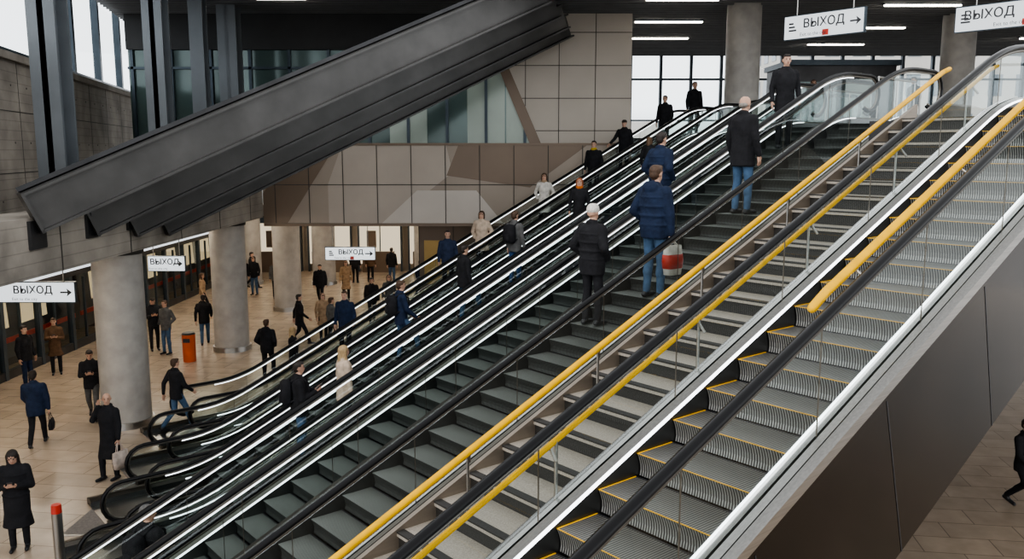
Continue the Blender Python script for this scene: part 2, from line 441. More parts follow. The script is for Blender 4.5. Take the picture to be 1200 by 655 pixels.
mb = MB(); mb.box2((-17, 29.42, 4.2), (4, 46, 4.6), PLAST); mb.obj('ceiling_hall')
mb = MB()
mb.box2((-17.5, 8, 4.2), (-8.4, 28.8, 4.6), CONC)
mb.box2((-9.5, 10, 4.6), (-8.4, 28.8, 5.25), CONC)
for k in range(7): mb.box2((-8.40, 10.0+k*2.9, 4.2), (-8.385, 10.02+k*2.9, 5.25), JOINT)
mb.obj('concrete_deck')
mb = MB()
for (x, y) in [(-11, 22), (-11, 27), (-11, 33), (-6, 33), (-11, 39), (-6, 39), (-1, 36), (-14, 24), (-14, 31), (-14, 38), (-8.5, 42.5), (-3, 42), (-11, 17), (-13, 14)]:
    mb.box2((x-1.0, y-0.12, 4.12), (x+1.0, y+0.12, 4.19), LAMPW)
mb.obj('hall_ceiling_light')
mb = MB()
mb.box2((-17, 46, 0), (4, 46.3, 4.4), pbr('hall_back_wall', (0.30, 0.25, 0.20), 0.5, noise=(1, 0.1)))
mb.obj('wall_back')
mb = MB()
for k in range(6):
    x = -13.6+k*2.7
    mb.box2((x, 45.75, 0.4), (x+2.2, 45.80, 2.6), SHOP)
    mb.box2((x-0.08, 45.6, 0.0), (x, 45.9, 3.2), FRAME); mb.box2((x+2.2, 45.6, 0), (x+2.28, 45.9, 3.2), FRAME)
    mb.box2((x-.08, 45.6, 2.6), (x+2.28, 45.9, 3.15), FRAME); mb.box2((x+1.08, 45.65, 0.1), (x+1.13, 45.8, 2.6), FRAME)
    mb.box2((x+.2, 45.3, 0.0), (x+1.9, 45.6, 1.1), BROWN)
    mb.box2((x+.4, 45.62, 1.3), (x+.9, 45.7, 2.2), BROWN)
mb.obj('shopfront')
mb = MB()
GOLD = pbr('gold_panel', (0.48, 0.32, 0.12), 0.35, 0.4, noise=(1, 0.1))
mb.box2((-3.4, 31.0, 0), (4, 31.3, 4.15), BROWN)
for k in range(6): mb.box2((-3.4+k*1.25, 30.97, 0), (-3.38+k*1.25, 31.0, 4.15), JOINT)
mb.box2((-3.2, 30.9, 1.6), (-2.2, 30.98, 3.2), GOLD)
mb.obj('wall_right_hall')

mb = MB()
Y0 = 28.9
mb.box2((-8.4, Y0, 4.0), (4.0, Y0+0.5, 6.6), TAUPE)
def wallpoly(mb, pts, y, mat): mb.add([(x, y, z) for x, z in pts], [tuple(range(len(pts)))], mat)
LT = pbr('light_taupe', (0.40, 0.345, 0.295), 0.4, 0.25, noise=(1, .05))
wallpoly(mb, [(-6.2, 5.3), (-5.7, 6.6), (-2.2, 6.6), (-2.0, 5.7), (-4.2, 4.0), (-6.2, 4.0)], Y0-0.012, LT)
wallpoly(mb, [(-4.4, 4.0), (-3.2, 5.1), (-1.2, 5.1), (-0.3, 4.0)], Y0-0.016, pbr('pale_panel', (0.52, 0.47, 0.42), 0.4, 0.15, noise=(1, .05)))
wallpoly(mb, [(-1.8, 6.6), (-2.2, 5.6), (0.6, 5.2), (2.5, 6.6)], Y0-0.02, BROWN)
wallpoly(mb, [(-8.4, 5.0), (-7.2, 6.6), (-5.9, 6.6), (-7.6, 4.0), (-8.4, 4.0)], Y0-0.024, BROWN)
for k in range(11): mb.box2((-8.0+k*1.15, Y0-0.035, 4.0), (-7.975+k*1.15, Y0-0.025, 6.6), JOINT)
mb.box2((-8.4, Y0-0.035, 5.28), (4.0, Y0-0.026, 5.305), JOINT)
mb.box2((-8.4, Y0-0.06, 3.9), (4.0, Y0+0.5, 4.0), BROWN)
mb.box2((-8.4, Y0-0.06, 6.6), (4.0, Y0+0.5, 6.68), BROWN)
mb.obj('wall_cladding_band')
mb = MB(); Yt = 30.0
wp = [(1.3, 6.0), (-0.4, 9.9), (0.3, 11.2), (4.1, 11.2), (4.1, 6.0)]
wallpoly(mb, wp, Yt, BEIGE)
mb.add([(4.1, Yt, 6.0), (4.1, Yt, 11.2), (4.1, Yt+2, 11.2), (4.1, Yt+2, 6.0)], [(0, 1, 2, 3)], BEIGE)
wallpoly(mb, [(1.3, 6.0), (-0.4, 9.9), (-0.75, 9.9), (0.9, 6.0)], Yt+0.02, BROWN)
for z in (7.1, 8.2, 9.3, 10.4):
    xl0 = 1.3-(z-6.0)*(1.7/3.9) if z < 9.9 else -0.1
    mb.box2((xl0, Yt-0.008, z), (4.1, Yt-0.003, z+0.025), JOINT)
for x, z0 in ((1.6, 6.0), (2.85, 6.0), (0.45, 7.95)): mb.box2((x, Yt-0.008, z0), (x+0.025, Yt-0.003, 11.2), JOINT)
mb.obj('wall_tower_cladding')
mb = MB(); Yg = 30.1
TG = pbr('tinted_window_pane', (0.085, 0.125, 0.12), 0.12, 0.2, noise=(0.25, 0.5))
TG2 = pbr('pale_window_pane', (0.36, 0.42, 0.37), 0.2, 0.1, noise=(0.3, 0.2))
mb.box2((-13.2, Yg+0.05, 6.5), (1.2, Yg+0.1, 9.9), TG)
for k, x in enumerate([-5.6, -4.25, -2.9, -1.55, -0.2]):
    if k in (1, 3, 4): mb.box2((x, Yg+0.03, 6.6), (x+1.3, Yg+0.05, 9.2), TG2)
for k in range(11): mb.box2((-13.1+k*1.35, Yg-0.05, 6.5), (-13.0+k*1.35, Yg+0.05, 9.9), FRAME)
mb.box2((-13.2, Yg-0.05, 9.2), (1.2, Yg+0.05, 9.28), FRAME)
mb.box2((-13.2, Yg-0.1, 9.85), (0.2, Yg+0.3, 11.2), CEIL)
mb.obj('window_atrium')
mb = MB(); Yf = 43.5
x = 4.4
while x < 33.5:
    mb.box2((x-0.07, Yf-0.1, 6.88), (x+0.07, Yf+0.1, 11.2), FRAME); x += 1.5
mb.box2((4.3, Yf-0.08, 9.9), (33.5, Yf+0.08, 10.0), FRAME); mb.box2((4.3, Yf-0.08, 7.9), (33.5, Yf+0.08, 7.98), FRAME)
mb.add([(4.3, Yf, 6.88), (33.5, Yf, 6.88), (33.5, Yf, 11.2), (4.3, Yf, 11.2)], [(0, 1, 2, 3)], WGLASS)
mb.obj('window_facade')
mb = MB()
y = 0.0
while y < 43:
    mb.box2((33.9, y-0.07, 6.88), (34.1, y+0.07, 11.2), FRAME); y += 1.8
mb.box2((33.92, 0, 9.9), (34.08, 43, 10.0), FRAME)
mb.add([(34, 0, 6.88), (34, 43, 6.88), (34, 43, 11.2), (34, 0, 11.2)], [(0, 1, 2, 3)], WGLASS)
mb.obj('window_facade_side')
BLD = pbr('building_plaster', (0.62, 0.59, 0.55), 0.8, noise=(0.3, 0.1)); BW = pbr('building_window', (0.22, 0.25, 0.28), 0.2, noise=(1, .1))
def building(x0, y0, x1, y1, h):
    mb = MB(); mb.box2((x0, y0, 0), (x1, y1, h), BLD)
    z = 1.5
    while z < h-2:
        xx = x0+0.8
        while xx < x1-1.4:
            mb.box2((xx, y0-0.05, z), (xx+1.1, y0, z+1.7), BW); xx += 2.2
        yy = y0+0.8
        while yy < y1-1.4:
            mb.box2((x0-0.05, yy, z), (x0, yy+1.1, z+1.7), BW)
            mb.box2((x1, yy, z), (x1+0.05, yy+1.1, z+1.7), BW); yy += 2.2
        z += 3.1
    mb.obj('city_building')
building(22, 70, 48, 84, 17); building(-4, 76, 13, 86, 9); building(56, 44, 70, 66, 20)

lw = (-11.0, 18.0); la = math.atan2(21, -5)
mb = MB()
mb.box2((-10, 0.0, 4.62), (26, 0.4, 8.6), CONC)
mb.box2((-10, -0.12, 8.45), (26, 0.5, 8.62), CONC)
for z in (5.9, 7.3): mb.box2((-10, -0.006, z), (26, 0.0, z+0.02), JOINT)
for k in range(16): mb.box2((-9+k*2.3, -0.006, 4.62), (-8.98+k*2.3, 0, 8.45), JOINT)
for k in range(30):
    for z in (5.3, 6.6, 7.9): mb.cyl((-9.5+k*1.15, -0.008, z), (-9.5+k*1.15, 0.0, z), 0.025, 0.025, JOINT, n=8)
mb.obj('wall_left', None, (lw[0], lw[1], 0), la)
mb = MB()
x = -8.6
while x < 27:
    mb.box2((x-0.12, 0.08, 8.62), (x+0.12, 0.30, 13.0), FRAME)
    x += 3.4
mb.box2((-10, 0.08, 8.62), (26, 0.3, 8.75), FRAME)
mb.add([(-10, 0.18, 8.62), (26, 0.18, 8.62), (26, 0.18, 13), (-10, 0.18, 13)], [(0, 1, 2, 3)], WGLASS)
mb.box2((-10, 0.05, 12.9), (26, 0.4, 13.2), FRAME)
mb.obj('window_left', None, (lw[0], lw[1], 0), la)

def hcol(x, y, z0, z1, w):
    mb = MB()
    mb.box2((x-w/2, y-w/2, z0), (x+w/2, y-w/2+0.05, z1), COLS)
    mb.box2((x-w/2, y+w/2-0.05, z0), (x+w/2, y+w/2, z1), COLS)
    mb.box2((x-0.06, y-w/2, z0), (x+0.06, y+w/2, z1), COLS)
    mb.box2((x-w/2-0.12, y-w/2-.12, z0), (x+w/2+.12, y+w/2+.12, z0+0.06), BEAM)
    for a in (-1, 1):
        for b in (-1, 1): mb.cyl((x+a*(w/2+.06), y+b*(w/2+.06), z0+0.06), (x+a*(w/2+.06), y+b*(w/2+.06), z0+0.13), 0.03, 0.03, STEELD, n=6)
    mb.box2((x-w/2-0.02, y-w/2-.02, z0+0.45), (x+w/2+.02, y+w/2+.02, z0+0.5), BEAM)
    mb.obj('steel_column')
hcol(-9.05, 17.2, 5.27, 11.2, 0.55)
hcol(-9.05, 22.4, 5.27, 10.98, 0.5)
hcol(-9.05, 25.4, 5.27, 10.98, 0.4)
hcol(-9.05, 28.2, 5.27, 10.98, 0.6)
BZ = [(15.0, 4.98), (17.0, 4.74), (18.8, 4.54), (20.5, 4.40)]
def beam(Y, zb, h):
    a = Vector((-8.3, Y, zb)); d = Vector((cos(TH), sin(TH), TA)).normalized()
    side = Vector((-sin(TH), cos(TH), 0)); up = d.cross(side) * -1
    if up.z < 0: up = -up
    R = Matrix((d, side, up)).transposed()
    Ln = (11.0-zb-0.85)/TA*sqrt(1+TA*TA)
    mb = MB()
    c = a+d*(Ln/2)
    mb.box(c+up*(h/2), (Ln, 0.07, h), BEAM, R)
    mb.box(c+up*0.03, (Ln, 0.36, 0.05), BEAM, R)
    mb.box(c+up*(h-0.03), (Ln, 0.36, 0.05), BEAM, R)
    mb.box(a+up*(h/2)+d*0.02, (0.05, 0.36, h), BEAM, R)
    mb.box(Vector((-8.37, Y+0.0, 4.95)), (0.06, 0.5, 0.5), STEELD)
    mb.obj('inclined_steel_beam')
for Y, zb in BZ: beam(Y, zb, 0.76)
d = Vector((cos(TH), sin(TH), TA)).normalized(); side = Vector((-sin(TH), cos(TH), 0)); up = d.cross(side)*-1
if up.z < 0: up = -up
mb = MB()
A = Vector((-8.3, 15.0, 4.98)); B = Vector((-8.3, 20.5, 4.40)); Ln = 13.0
q = [A+up*0.79, B+up*0.79, B+up*0.79+d*Ln, A+up*0.79+d*Ln]
q2 = [p+up*0.08 for p in q]
mb.add(q+q2, [(0, 1, 2, 3), (7, 6, 5, 4), (0, 4, 5, 1), (1, 5, 6, 2), (2, 6, 7, 3), (3, 7, 4, 0)], STEELD)
mb.obj('inclined_roof_deck')

def rcol(x, y, z0, z1, r):
    mb = MB(); mb.cyl((x, y, z0), (x, y, z1), r, r, COLM, n=32)
    mb.cyl((x, y, z0), (x, y, z0+0.16), r+0.06, r+0.05, STEEL, n=32)
    mb.cyl((x, y, z1-0.12), (x, y, z1), r+0.04, r+0.04, JOINT, n=32)
    mb.obj('round_column')
for y in (19.6, 27.3, 34.4, 41.2): rcol(-9.15, y, 0, 4.19, 0.55)
rcol(-4.2, 41.2, 0, 4.19, 0.55)
rcol(-12.6, 41.2, 0, 4.19, 0.4)
rcol(7.5, 28.5, 6.88, 11.2, 0.55)
rcol(15.5, 30.5, 6.88, 11.2, 0.55); rcol(20.5, 26.0, 6.88, 11.2, 0.55)
mb = MB()
mb.box2((10.5, 33, 6.88), (14.5, 36, 9.6), STEELD); mb.box2((10.7, 32.95, 7.6), (12.3, 33, 9.0), TG); mb.box2((12.6, 32.95, 7.0), (13.6, 33, 9.1), TG2)
mb.box2((10.4, 32.8, 9.6), (14.6, 36.1, 9.8), FRAME)
mb.obj('service_kiosk')

mb = MB()
X = -14.3; y = 12
while y < 45:
    mb.box2((X-0.08, y-0.08, 0), (X+0.08, y+0.08, 2.5), FRAME)
    mb.box2((X-0.04, y+0.9, 0), (X+0.04, y+0.95, 2.3), FRAME)
    y += 1.9
mb.box2((X-0.2, 12, 2.45), (X+0.2, 45, 3.0), STEELD)
mb.box2((X-0.06, 12, 0), (X+0.06, 45, 0.25), STEELD)
mb.box2((X+0.2, 12, 2.62), (X+0.21, 45, 2.70), SIGNE)
mb.box2((X+0.2, 20, 2.72), (X+0.215, 27, 2.92), RED)
mb.add([(X, 12, 0.2), (X, 45, 0.2), (X, 45, 2.5), (X, 12, 2.5)], [(0, 1, 2, 3)], GLASS)
mb.obj('platform_screen_doors')
mb = MB()
for k in range(2):
    y0 = 12+k*17
    prof = [(-17.4, 0.3), (-15.0, 0.3), (-14.9, 1.2), (-15.0, 2.6), (-15.4, 3.1), (-17.4, 3.1)]
    rg = [[(x, yy, z) for x, z in prof] for yy in (y0, y0+16.6)]
    mb.loft(rg, pbr('train_body', (0.08, 0.09, 0.11), 0.3, 0.5, noise=(1, .1)), smooth=False)
    for yy in (y0+2, y0+13): mb.box2((-17.0, yy, 0), (-15.2, yy+2, 0.35), BLACK)
    yy = y0+0.8
    while yy < y0+15.5:
        mb.add([(-14.9, yy, 1.25), (-14.9, yy+1.5, 1.25), (-14.96, yy+1.5, 2.3), (-14.96, yy, 2.3)], [(0, 1, 2, 3)], TRWIN); yy += 2.1
    mb.box2((-14.93, y0, 0.8), (-14.88, y0+16.6, 0.95), RED)
mb.obj('metro_train')
mb = MB(); mb.box2((-17.8, 8, 0), (-17.5, 46, 4.2), pbr('tunnel_wall', (0.05, .05, .05), .8, noise=(1, .1))); mb.obj('wall_tunnel')

def sign(c, w, h, ang, text, hang=1.2, icon=None):
    e = empty('hanging_sign', c, ang)
    mb = MB(); mb.box2((-w/2, -0.05, -h/2), (w/2, 0.05, h/2), FRAME)
    mb.box2((-w/2+.02, -0.06, -h/2+.02), (w/2-.02, -0.05, h/2-.02), SIGNE)
    for s in (-1, 1): mb.cyl((s*w*0.35, 0, h/2), (s*w*0.35, 0, h/2+hang), 0.015, 0.015, STEEL, n=6)
    ax = w/2-0.22
    mb.box2((ax-0.13, -0.065, -0.02), (ax+0.1, -0.061, 0.02), BLACK)
    mb.add([(ax+0.02, -0.064, 0.10), (ax+0.15, -0.064, 0), (ax+0.02, -0.064, -0.10), (ax+0.05, -0.064, 0)], [(0, 3, 1), (3, 2, 1)], BLACK)
    if icon == 'm':
        mb.box2((0.0, -0.065, -h*0.44), (h*.28, -0.061, -h*0.2), RED)
        for k, z in enumerate((0.16, 0.02, -0.12)): mb.box2((-w/2+.14, -0.065, h*z-0.02), (-w/2+.14+h*(0.22+0.07*k), -0.061, h*z+0.02), BLACK)
    mb.obj('panel', e)
    def txt(nm, body, size, x, z):
        for dx, dz in ((0, 0), (0.012, 0), (0.006, 0.008)) if nm == 'lettering' else ((0, 0),):
            cu = bpy.data.curves.new(nm, 'FONT'); cu.body = body; cu.size = size; cu.align_x = 'CENTER'; cu.align_y = 'CENTER'
            cu.materials.append(BLACK)
            t = bpy.data.objects.new(nm, cu); COL.objects.link(t); t.parent = e
            t.location = (x+dx, -0.068-dx*0.1, z+dz); t.rotation_euler = (pi/2, 0, 0)
    txt('lettering', text, h*0.5, -0.05 if not icon else 0.02, 0.1*h)
    txt('lettering_small', 'Exit to the city', h*0.2, -0.25, -0.32*h)
sign((-11.3, 20.0, 3.1), 1.9, 0.5, 0, 'ВЫХОД', hang=0.8)
sign((-10.6, 26.0, 3.0), 1.15, 0.48, 0, 'ВЫХОД', hang=0.9)
sign((-5.45, 28.6, 3.0), 1.7, 0.45, 0, 'ВЫХОД', hang=0.7, icon='m')
sa = math.atan2(-0.766, 0.643)
sign((7.5, 21.2, 9.42), 2.1, 0.58, sa, 'ВЫХОД', hang=1.5, icon='m')
sign((11.3, 19.5, 9.42), 2.9, 0.58, sa, 'ВЫХОД  В ГОРОД', hang=1.5, icon='m')
mb = MB(); mb.cyl((-9.95, 25.7, 0), (-9.95, 25.7, 0.85), 0.19, 0.2, ORANGE, n=20); mb.cyl((-9.95, 25.7, 0.85), (-9.95, 25.7, 0.9), 0.21, 0.17, STEELD, n=20)
mb.box2((-10.05, 25.49, 0.62), (-9.85, 25.53, 0.74), BLACK); mb.obj('waste_bin')
mb = MB(); mb.cyl((-6.95, 12.35, 0), (-6.95, 12.35, 0.95), 0.075, 0.075, STEEL, n=20); mb.cyl((-6.95, 12.35, 0.95), (-6.95, 12.35, 1.08), 0.078, 0.07, RED, n=20)
mb.cyl((-6.95, 12.35, 0), (-6.95, 12.35, 0.03), 0.13, 0.13, STEEL, n=20); mb.obj('bollard')
mb = MB(); mb.box2((-7.6, 13.6, 0.0), (-5.9, 16.6, 0.012), pbr('entrance_mat_grey', (0.20, 0.18, 0.165), 0.7, noise=(30, .2))); mb.box2((-7.65, 13.55, 0.0), (-5.85, 13.6, 0.014), STEEL); mb.box2((-7.65, 16.6, 0), (-5.85, 16.65, 0.014), STEEL)
mb.obj('floor_mat')

# ------------------------------------------------------------------ people
SKIN = pbr('skin', (0.54, 0.33, 0.24), 0.55, noise=(8, 0.05))
LIP = pbr('lips', (0.36, 0.13, 0.11), 0.5, noise=(8, 0.05))
EYE = pbr('eyes', (0.03, 0.02, 0.02), 0.2, noise=(8, 0.05))
def hx(c): return '%03d%03d%03d' % tuple(int(x*999) for x in c)
def cloth(c, k='cloth'): return pbr(k+'_'+hx(c), c, 0.85, noise=(9, 0.25), bump=(22, 0.5), spec=0.25)
BLK = (0.016, 0.016, 0.019); NAVY = (0.014, 0.024, 0.055); JEAN = (0.06, 0.11, 0.19); GREYC = (0.10, 0.10, 0.10); CREAM = (0.58, 0.46, 0.36); WHT = (0.64, 0.61, 0.56)
BRN = (0.12, 0.07, 0.04); BLUE = (0.03, 0.07, 0.17); TAN = (0.35, 0.24, 0.15); HAIRB = (0.022, 0.015, 0.012); HAIRBR = (0.07, 0.038, 0.022); HAIRR = (0.26, 0.08, 0.03); HAIRG = (0.24, 0.22, 0.20); BLOND = (0.42, 0.29, 0.15); OLIVE = (0.06, 0.065, 0.045)
def person(name, loc, face, H=1.76, top=BLK, legs=JEAN, shoes=BLK, hair=HAIRB, style='short', hem=0.80, legp='stand', arms='down', turn=0, nod=0, vox=0.014, fem=False, bag=None, bagc=BLK, puff=0.0, scarf=None, lean=0.0):
    TOPM = cloth(top); LEGM = cloth(legs); SHM = pbr('leather_'+hx(shoes), shoes, 0.4, noise=(9, .1)); HM = pbr('hair_'+hx(hair), hair, 0.6, noise=(40, 0.3), bump=(60, 0.3))
    src = MB()
    w = 0.92 if fem else 1.0
    drop = 0.0
    if legp == 'stand': an = {1: (0.10, 0.02, 0.08), -1: (-0.10, -0.02, 0.08)}; kn = {1: (0.10, 0.03, 0.50), -1: (-0.10, 0.02, 0.50)}
    elif legp == 'relax': an = {1: (0.12, 0.10, 0.08), -1: (-0.10, -0.03, 0.08)}; kn = {1: (0.12, 0.11, 0.50), -1: (-0.10, 0.01, 0.50)}
    elif legp == 'stepup': an = {1: (0.10, 0.34, 0.08+SR), -1: (-0.10, -0.03, 0.08)}; kn = {1: (0.11, 0.29, 0.62), -1: (-0.10, 0.03, 0.49)}; drop = 0.01
    else:
        s = 1 if legp == 'walk' else -1
        an = {s: (s*0.08, 0.30, 0.085), -s: (-s*0.08, -0.33, 0.15)}; kn = {s: (s*0.09, 0.19, 0.49), -s: (-s*0.09, -0.02, 0.47)}; drop = 0.045
    hz = 0.92-drop
    def tp(x, y, z): return Vector((x, y+lean*(z-hz), z-drop))
    for s in (1, -1):
        hp = Vector((s*0.085, 0, hz)); k = Vector(kn[s]); a = Vector(an[s])
        src.cap(hp, k, 0.092, 0.066, LEGM); src.cap(k, a+Vector((0, 0, 0.02)), 0.066, 0.052, LEGM)
        src.cap(k, k.lerp(a, 0.4)+Vector((0, -0.02, 0)), 0.060, 0.060, LEGM)
        pit = -0.35 if (legp in ('walk', 'walk2') and a.y < 0) else 0.0
        toe = Vector((a.x*1.12, a.y+0.155, max(a.z-0.042+pit*0.25, 0.035))); heel = Vector((a.x, a.y-0.045, a.z-0.038))
        src.cap(heel, toe, 0.042, 0.036, SHM, flat=(Vector((0, 0, 1)), 0.95)); src.cap(a, heel.lerp(toe, 0.35), 0.046, 0.040, SHM)
    pf = puff
    def ring(z, rx, ry, cy=0.0, nn=20):
        c = tp(0, cy, z); return [c+Vector((rx*cos(2*pi*k/nn), ry*sin(2*pi*k/nn), 0)) for k in range(nn)]
    prof = []
    if hem < 0.75:
        prof.append((hem, 0.195+pf*.5+(0.03 if fem else 0.0), 0.155+pf*.5, 0.0)); prof.append(((hem+0.9)/2, 0.186*w+pf, 0.143+pf, 0.0))
    else: prof.append((hem, 0.176+pf*0.6, 0.135+pf*0.6, 0.0))
    prof += [(0.93, (0.182 if not fem else 0.178)+pf*0.9, 0.138+pf, -0.005), (1.06, 0.170*w+pf, 0.130+pf, 0.0), (1.18, 0.180*w+pf, 0.137+pf, 0.005), (1.30, 0.200*w+pf, 0.142+pf, 0.0), (1.39, 0.200*w+pf*.8, 0.128+pf*.8, -0.008), (1.45, 0.162*w+pf*.4, 0.10+pf*.4, -0.012), (1.49, 0.095, 0.08, -0.01), (1.52, 0.068, 0.07, -0.005)]
    src.loft([ring(*p) for p in prof], TOPM)
    if pf >= 0.025:
        for z in (0.98, 1.10, 1.22, 1.34): src.loft([ring(z-0.035, 0.16*w+pf, 0.12+pf), ring(z, 0.205*w+pf, 0.152+pf), ring(z+0.035, 0.16*w+pf, 0.12+pf)], TOPM)
    src.cap(tp(0, -0.01, 1.46), tp(0, 0.01, 1.57), 0.055, 0.05, SKIN)
    if scarf is not None: src.ell(tp(0, 0.005, 1.505), (0.10, 0.095, 0.05), cloth(scarf))
    else: src.ell(tp(0, -0.03, 1.505), (0.088, 0.078, 0.036), TOPM)
    if style in ('hood', 'hoodback'): src.ell(tp(0, -0.10, 1.46), (0.13, 0.08, 0.09), TOPM)
    hands = []; ap = {}
    for s in (1, -1):
        sh = tp(s*0.182*w, -0.01, 1.405)
        mode = arms if isinstance(arms, str) else arms[0 if s == 1 else 1]
        if mode == 'down': e, wr = (s*0.245, -0.03, 1.13), (s*0.255, 0.05, 0.89)
        elif mode == 'fwd': e, wr = (s*0.235, 0.07, 1.14), (s*0.215, 0.27, 0.97)
        elif mode == 'back': e, wr = (s*0.25, -0.15, 1.15), (s*0.255, -0.17, 0.91)
        elif mode == 'phone': e, wr = (s*0.235, 0.02, 1.12), (s*0.075, 0.27, 1.20)
        elif mode == 'ear': e, wr = (s*0.29, 0.10, 1.20), (s*0.13, 0.10, 1.50)
        elif mode == 'pocket': e, wr = (s*0.285, -0.09, 1.15), (s*0.205, 0.09, 0.985)
        elif mode == 'rail': e, wr = (s*0.29, 0.08, 1.16), (s*0.36, 0.27, 1.02)
        elif mode == 'carry': e, wr = (s*0.245, 0.0, 1.12), (s*0.25, 0.03, 0.87)
        else: e, wr = (s*0.25, 0.06, 1.12), (s*0.12, 0.24, 1.10)
        e = tp(*e); wr = tp(*wr)
        rp = pf*0.45
        src.cap(sh, e, 0.070+rp, 0.055+rp, TOPM); src.cap(e, wr, 0.055+rp, 0.040+rp*.6, TOPM)
        if mode != 'pocket': hands.append((s, e, wr, mode))
        ap[s] = wr
    RH = Matrix.Rotation(radians(turn), 3, 'Z') @ Matrix.Rotation(radians(-nod), 3, 'X')
    piv = tp(0, 0, 1.55)
    def hp_(x, y, z): return piv+RH @ (Vector((x, y+0.012, z+0.085)))
    src.ell(hp_(0, -0.008, 0.025), (0.076, 0.095, 0.088), SKIN, RH)
    src.ell(hp_(0, 0.018, -0.045), (0.058, 0.068, 0.068), SKIN, RH)
    src.cap(hp_(0, 0.082, 0.01), hp_(0, 0.102, -0.022), 0.009, 0.014, SKIN, n=8)
    for s in (1, -1): src.ell(hp_(s*0.078, -0.005, -0.005), (0.012, 0.02, 0.032), SKIN, RH)
    if style in ('short', 'hoodback'):
        src.ell(hp_(0, -0.022, 0.045), (0.084, 0.095, 0.080), HM, RH); src.ell(hp_(0, -0.055, -0.005), (0.070, 0.06, 0.07), HM, RH); src.ell(hp_(0, 0.045, 0.085), (0.06, 0.045, 0.032), HM, RH)
    elif style == 'bald':
        src.ell(hp_(0, -0.055, -0.02), (0.074, 0.055, 0.045), HM, RH)
    elif style in ('long', 'bob'):
        src.ell(hp_(0, -0.02, 0.042), (0.092, 0.103, 0.088), HM, RH)
        lo = -0.20 if style == 'long' else -0.09
        for s in (1, -1): src.cap(hp_(s*0.072, -0.01, 0.03), hp_(s*0.078, 0.0, lo), 0.034, 0.028, HM)
        src.cap(hp_(0, -0.06, 0.03), hp_(0, -0.075, lo-0.02), 0.07, 0.062, HM)
    elif style == 'beanie':
        src.ell(hp_(0, -0.015, 0.055), (0.089, 0.104, 0.085), HM, RH); src.ell(hp_(0, -0.015, 0.035), (0.094, 0.108, 0.028), HM, RH)
        src.ell(hp_(0, -0.055, -0.01), (0.066, 0.05, 0.05), SKIN, RH)
    elif style == 'cap':
        src.ell(hp_(0, -0.01, 0.055), (0.086, 0.102, 0.07), HM, RH); src.ell(hp_(0, 0.10, 0.045), (0.06, 0.055, 0.012), HM, RH); src.ell(hp_(0, -0.05, 0.0), (0.07, 0.055, 0.05), pbr('hair_dark', HAIRB, .6), RH)
    elif style == 'hood':
        src.ell(hp_(0, -0.035, 0.02), (0.108, 0.115, 0.125), TOPM, RH)
    tmp = src.obj('tmp'); md = tmp.modifiers.new('r', 'REMESH'); md.mode = 'VOXEL'; md.voxel_size = vox; md.use_smooth_shade = True
    ms = tmp.modifiers.new('s', 'SMOOTH'); ms.factor = 0.5; ms.iterations = 3 if vox < 0.02 else 1
    bpy.context.view_layer.update()
    dg = bpy.context.evaluated_depsgraph_get(); ev = tmp.evaluated_get(dg)
    me = bpy.data.meshes.new_from_object(ev, depsgraph=dg)
    bvh = BVHTree.FromPolygons([Vector(v) for v in src.v], src.f)
    out = MB(); out.mats = list(src.mats)
    out.v = [tuple(v.co) for v in me.vertices]
    for p in me.polygons:
        loc_, nrm, idx, dist = bvh.find_nearest(p.center)
        out.f.append(tuple(p.vertices)); out.m.append(src.m[idx] if idx is not None else 0); out.sm.append(True)
    bpy.data.objects.remove(tmp); bpy.data.meshes.remove(me)
    for s in (1, -1):
        out.ell(hp_(s*0.030, 0.079, 0.012), (0.011, 0.006, 0.006), EYE, RH, 8, 6)
        out.ell(hp_(s*0.031, 0.082, 0.030), (0.017, 0.006, 0.004), HM if style not in ('beanie', 'cap', 'hood', 'bald') else EYE, RH, 8, 6)
    out.ell(hp_(0, 0.083, -0.052), (0.022, 0.007, 0.006), LIP, RH, 8, 6)
    for s, e, wr, mode in hands:
        dd = (wr-e).normalized()
        if mode in ('carry', 'down', 'back'): dd = (dd*0.5+Vector((0, 0, -0.5))).normalized()
        if mode == 'rail': dd = (dd+Vector((s*0.1, 0.2, -0.1))).normalized()
        pn = Vector((-s, 0, 0)) if mode not in ('rail', 'phone') else (Vector((0, 0, -1)) if mode == 'rail' else Vector((-s*0.3, -0.4, 1)))
        if mode == 'ear': dd = Vector((-s*0.1, -0.1, 1)).normalized()
        pn = (pn-dd*pn.dot(dd)).normalized(); wd = dd.cross(pn).normalized()
        fwd = Vector((0, 1, 0)) if mode != 'phone' else Vector((0, 0, 1))
        if wd.dot(fwd) < 0: wd = -wd
        b0 = wr+dd*0.01
        out.cap(wr-dd*0.03, b0+dd*0.02, 0.027, 0.026, SKIN, n=8)
        out.cap(b0+dd*0.025, b0+dd*0.075, 0.036, 0.040, SKIN, n=10, flat=(pn, 0.42))
        curl = 1.1 if mode in ('carry', 'phone', 'ear') else (0.8 if mode == 'rail' else 0.45)
        for j, (o, ln) in enumerate(((0.030, 0.070), (0.010, 0.078), (-0.010, 0.072), (-0.029, 0.056))):
            p = b0+dd*0.088+wd*o; ang = curl*0.4; q = p
            for sg, fl in ((0.45, 0), (0.3, 1), (0.25, 2)):
                dr = (dd*cos(ang)+pn*sin(ang)).normalized(); q2 = q+dr*ln*sg
                out.cap(q, q2, 0.0092-0.001*fl, 0.0085-0.001*fl, SKIN, n=6, hs=1); q = q2; ang += curl*0.75
        tb = b0+dd*0.03+wd*0.032; t1 = tb+(dd*0.6+wd*0.7+pn*0.3).normalized()*0.035; t2 = t1+(dd*0.9+pn*0.5+wd*0.1).normalized()*0.028
        out.cap(tb, t1, 0.012, 0.0105, SKIN, n=6, hs=1); out.cap(t1, t2, 0.0105, 0.009, SKIN, n=6, hs=1)
    sca = H/1.76
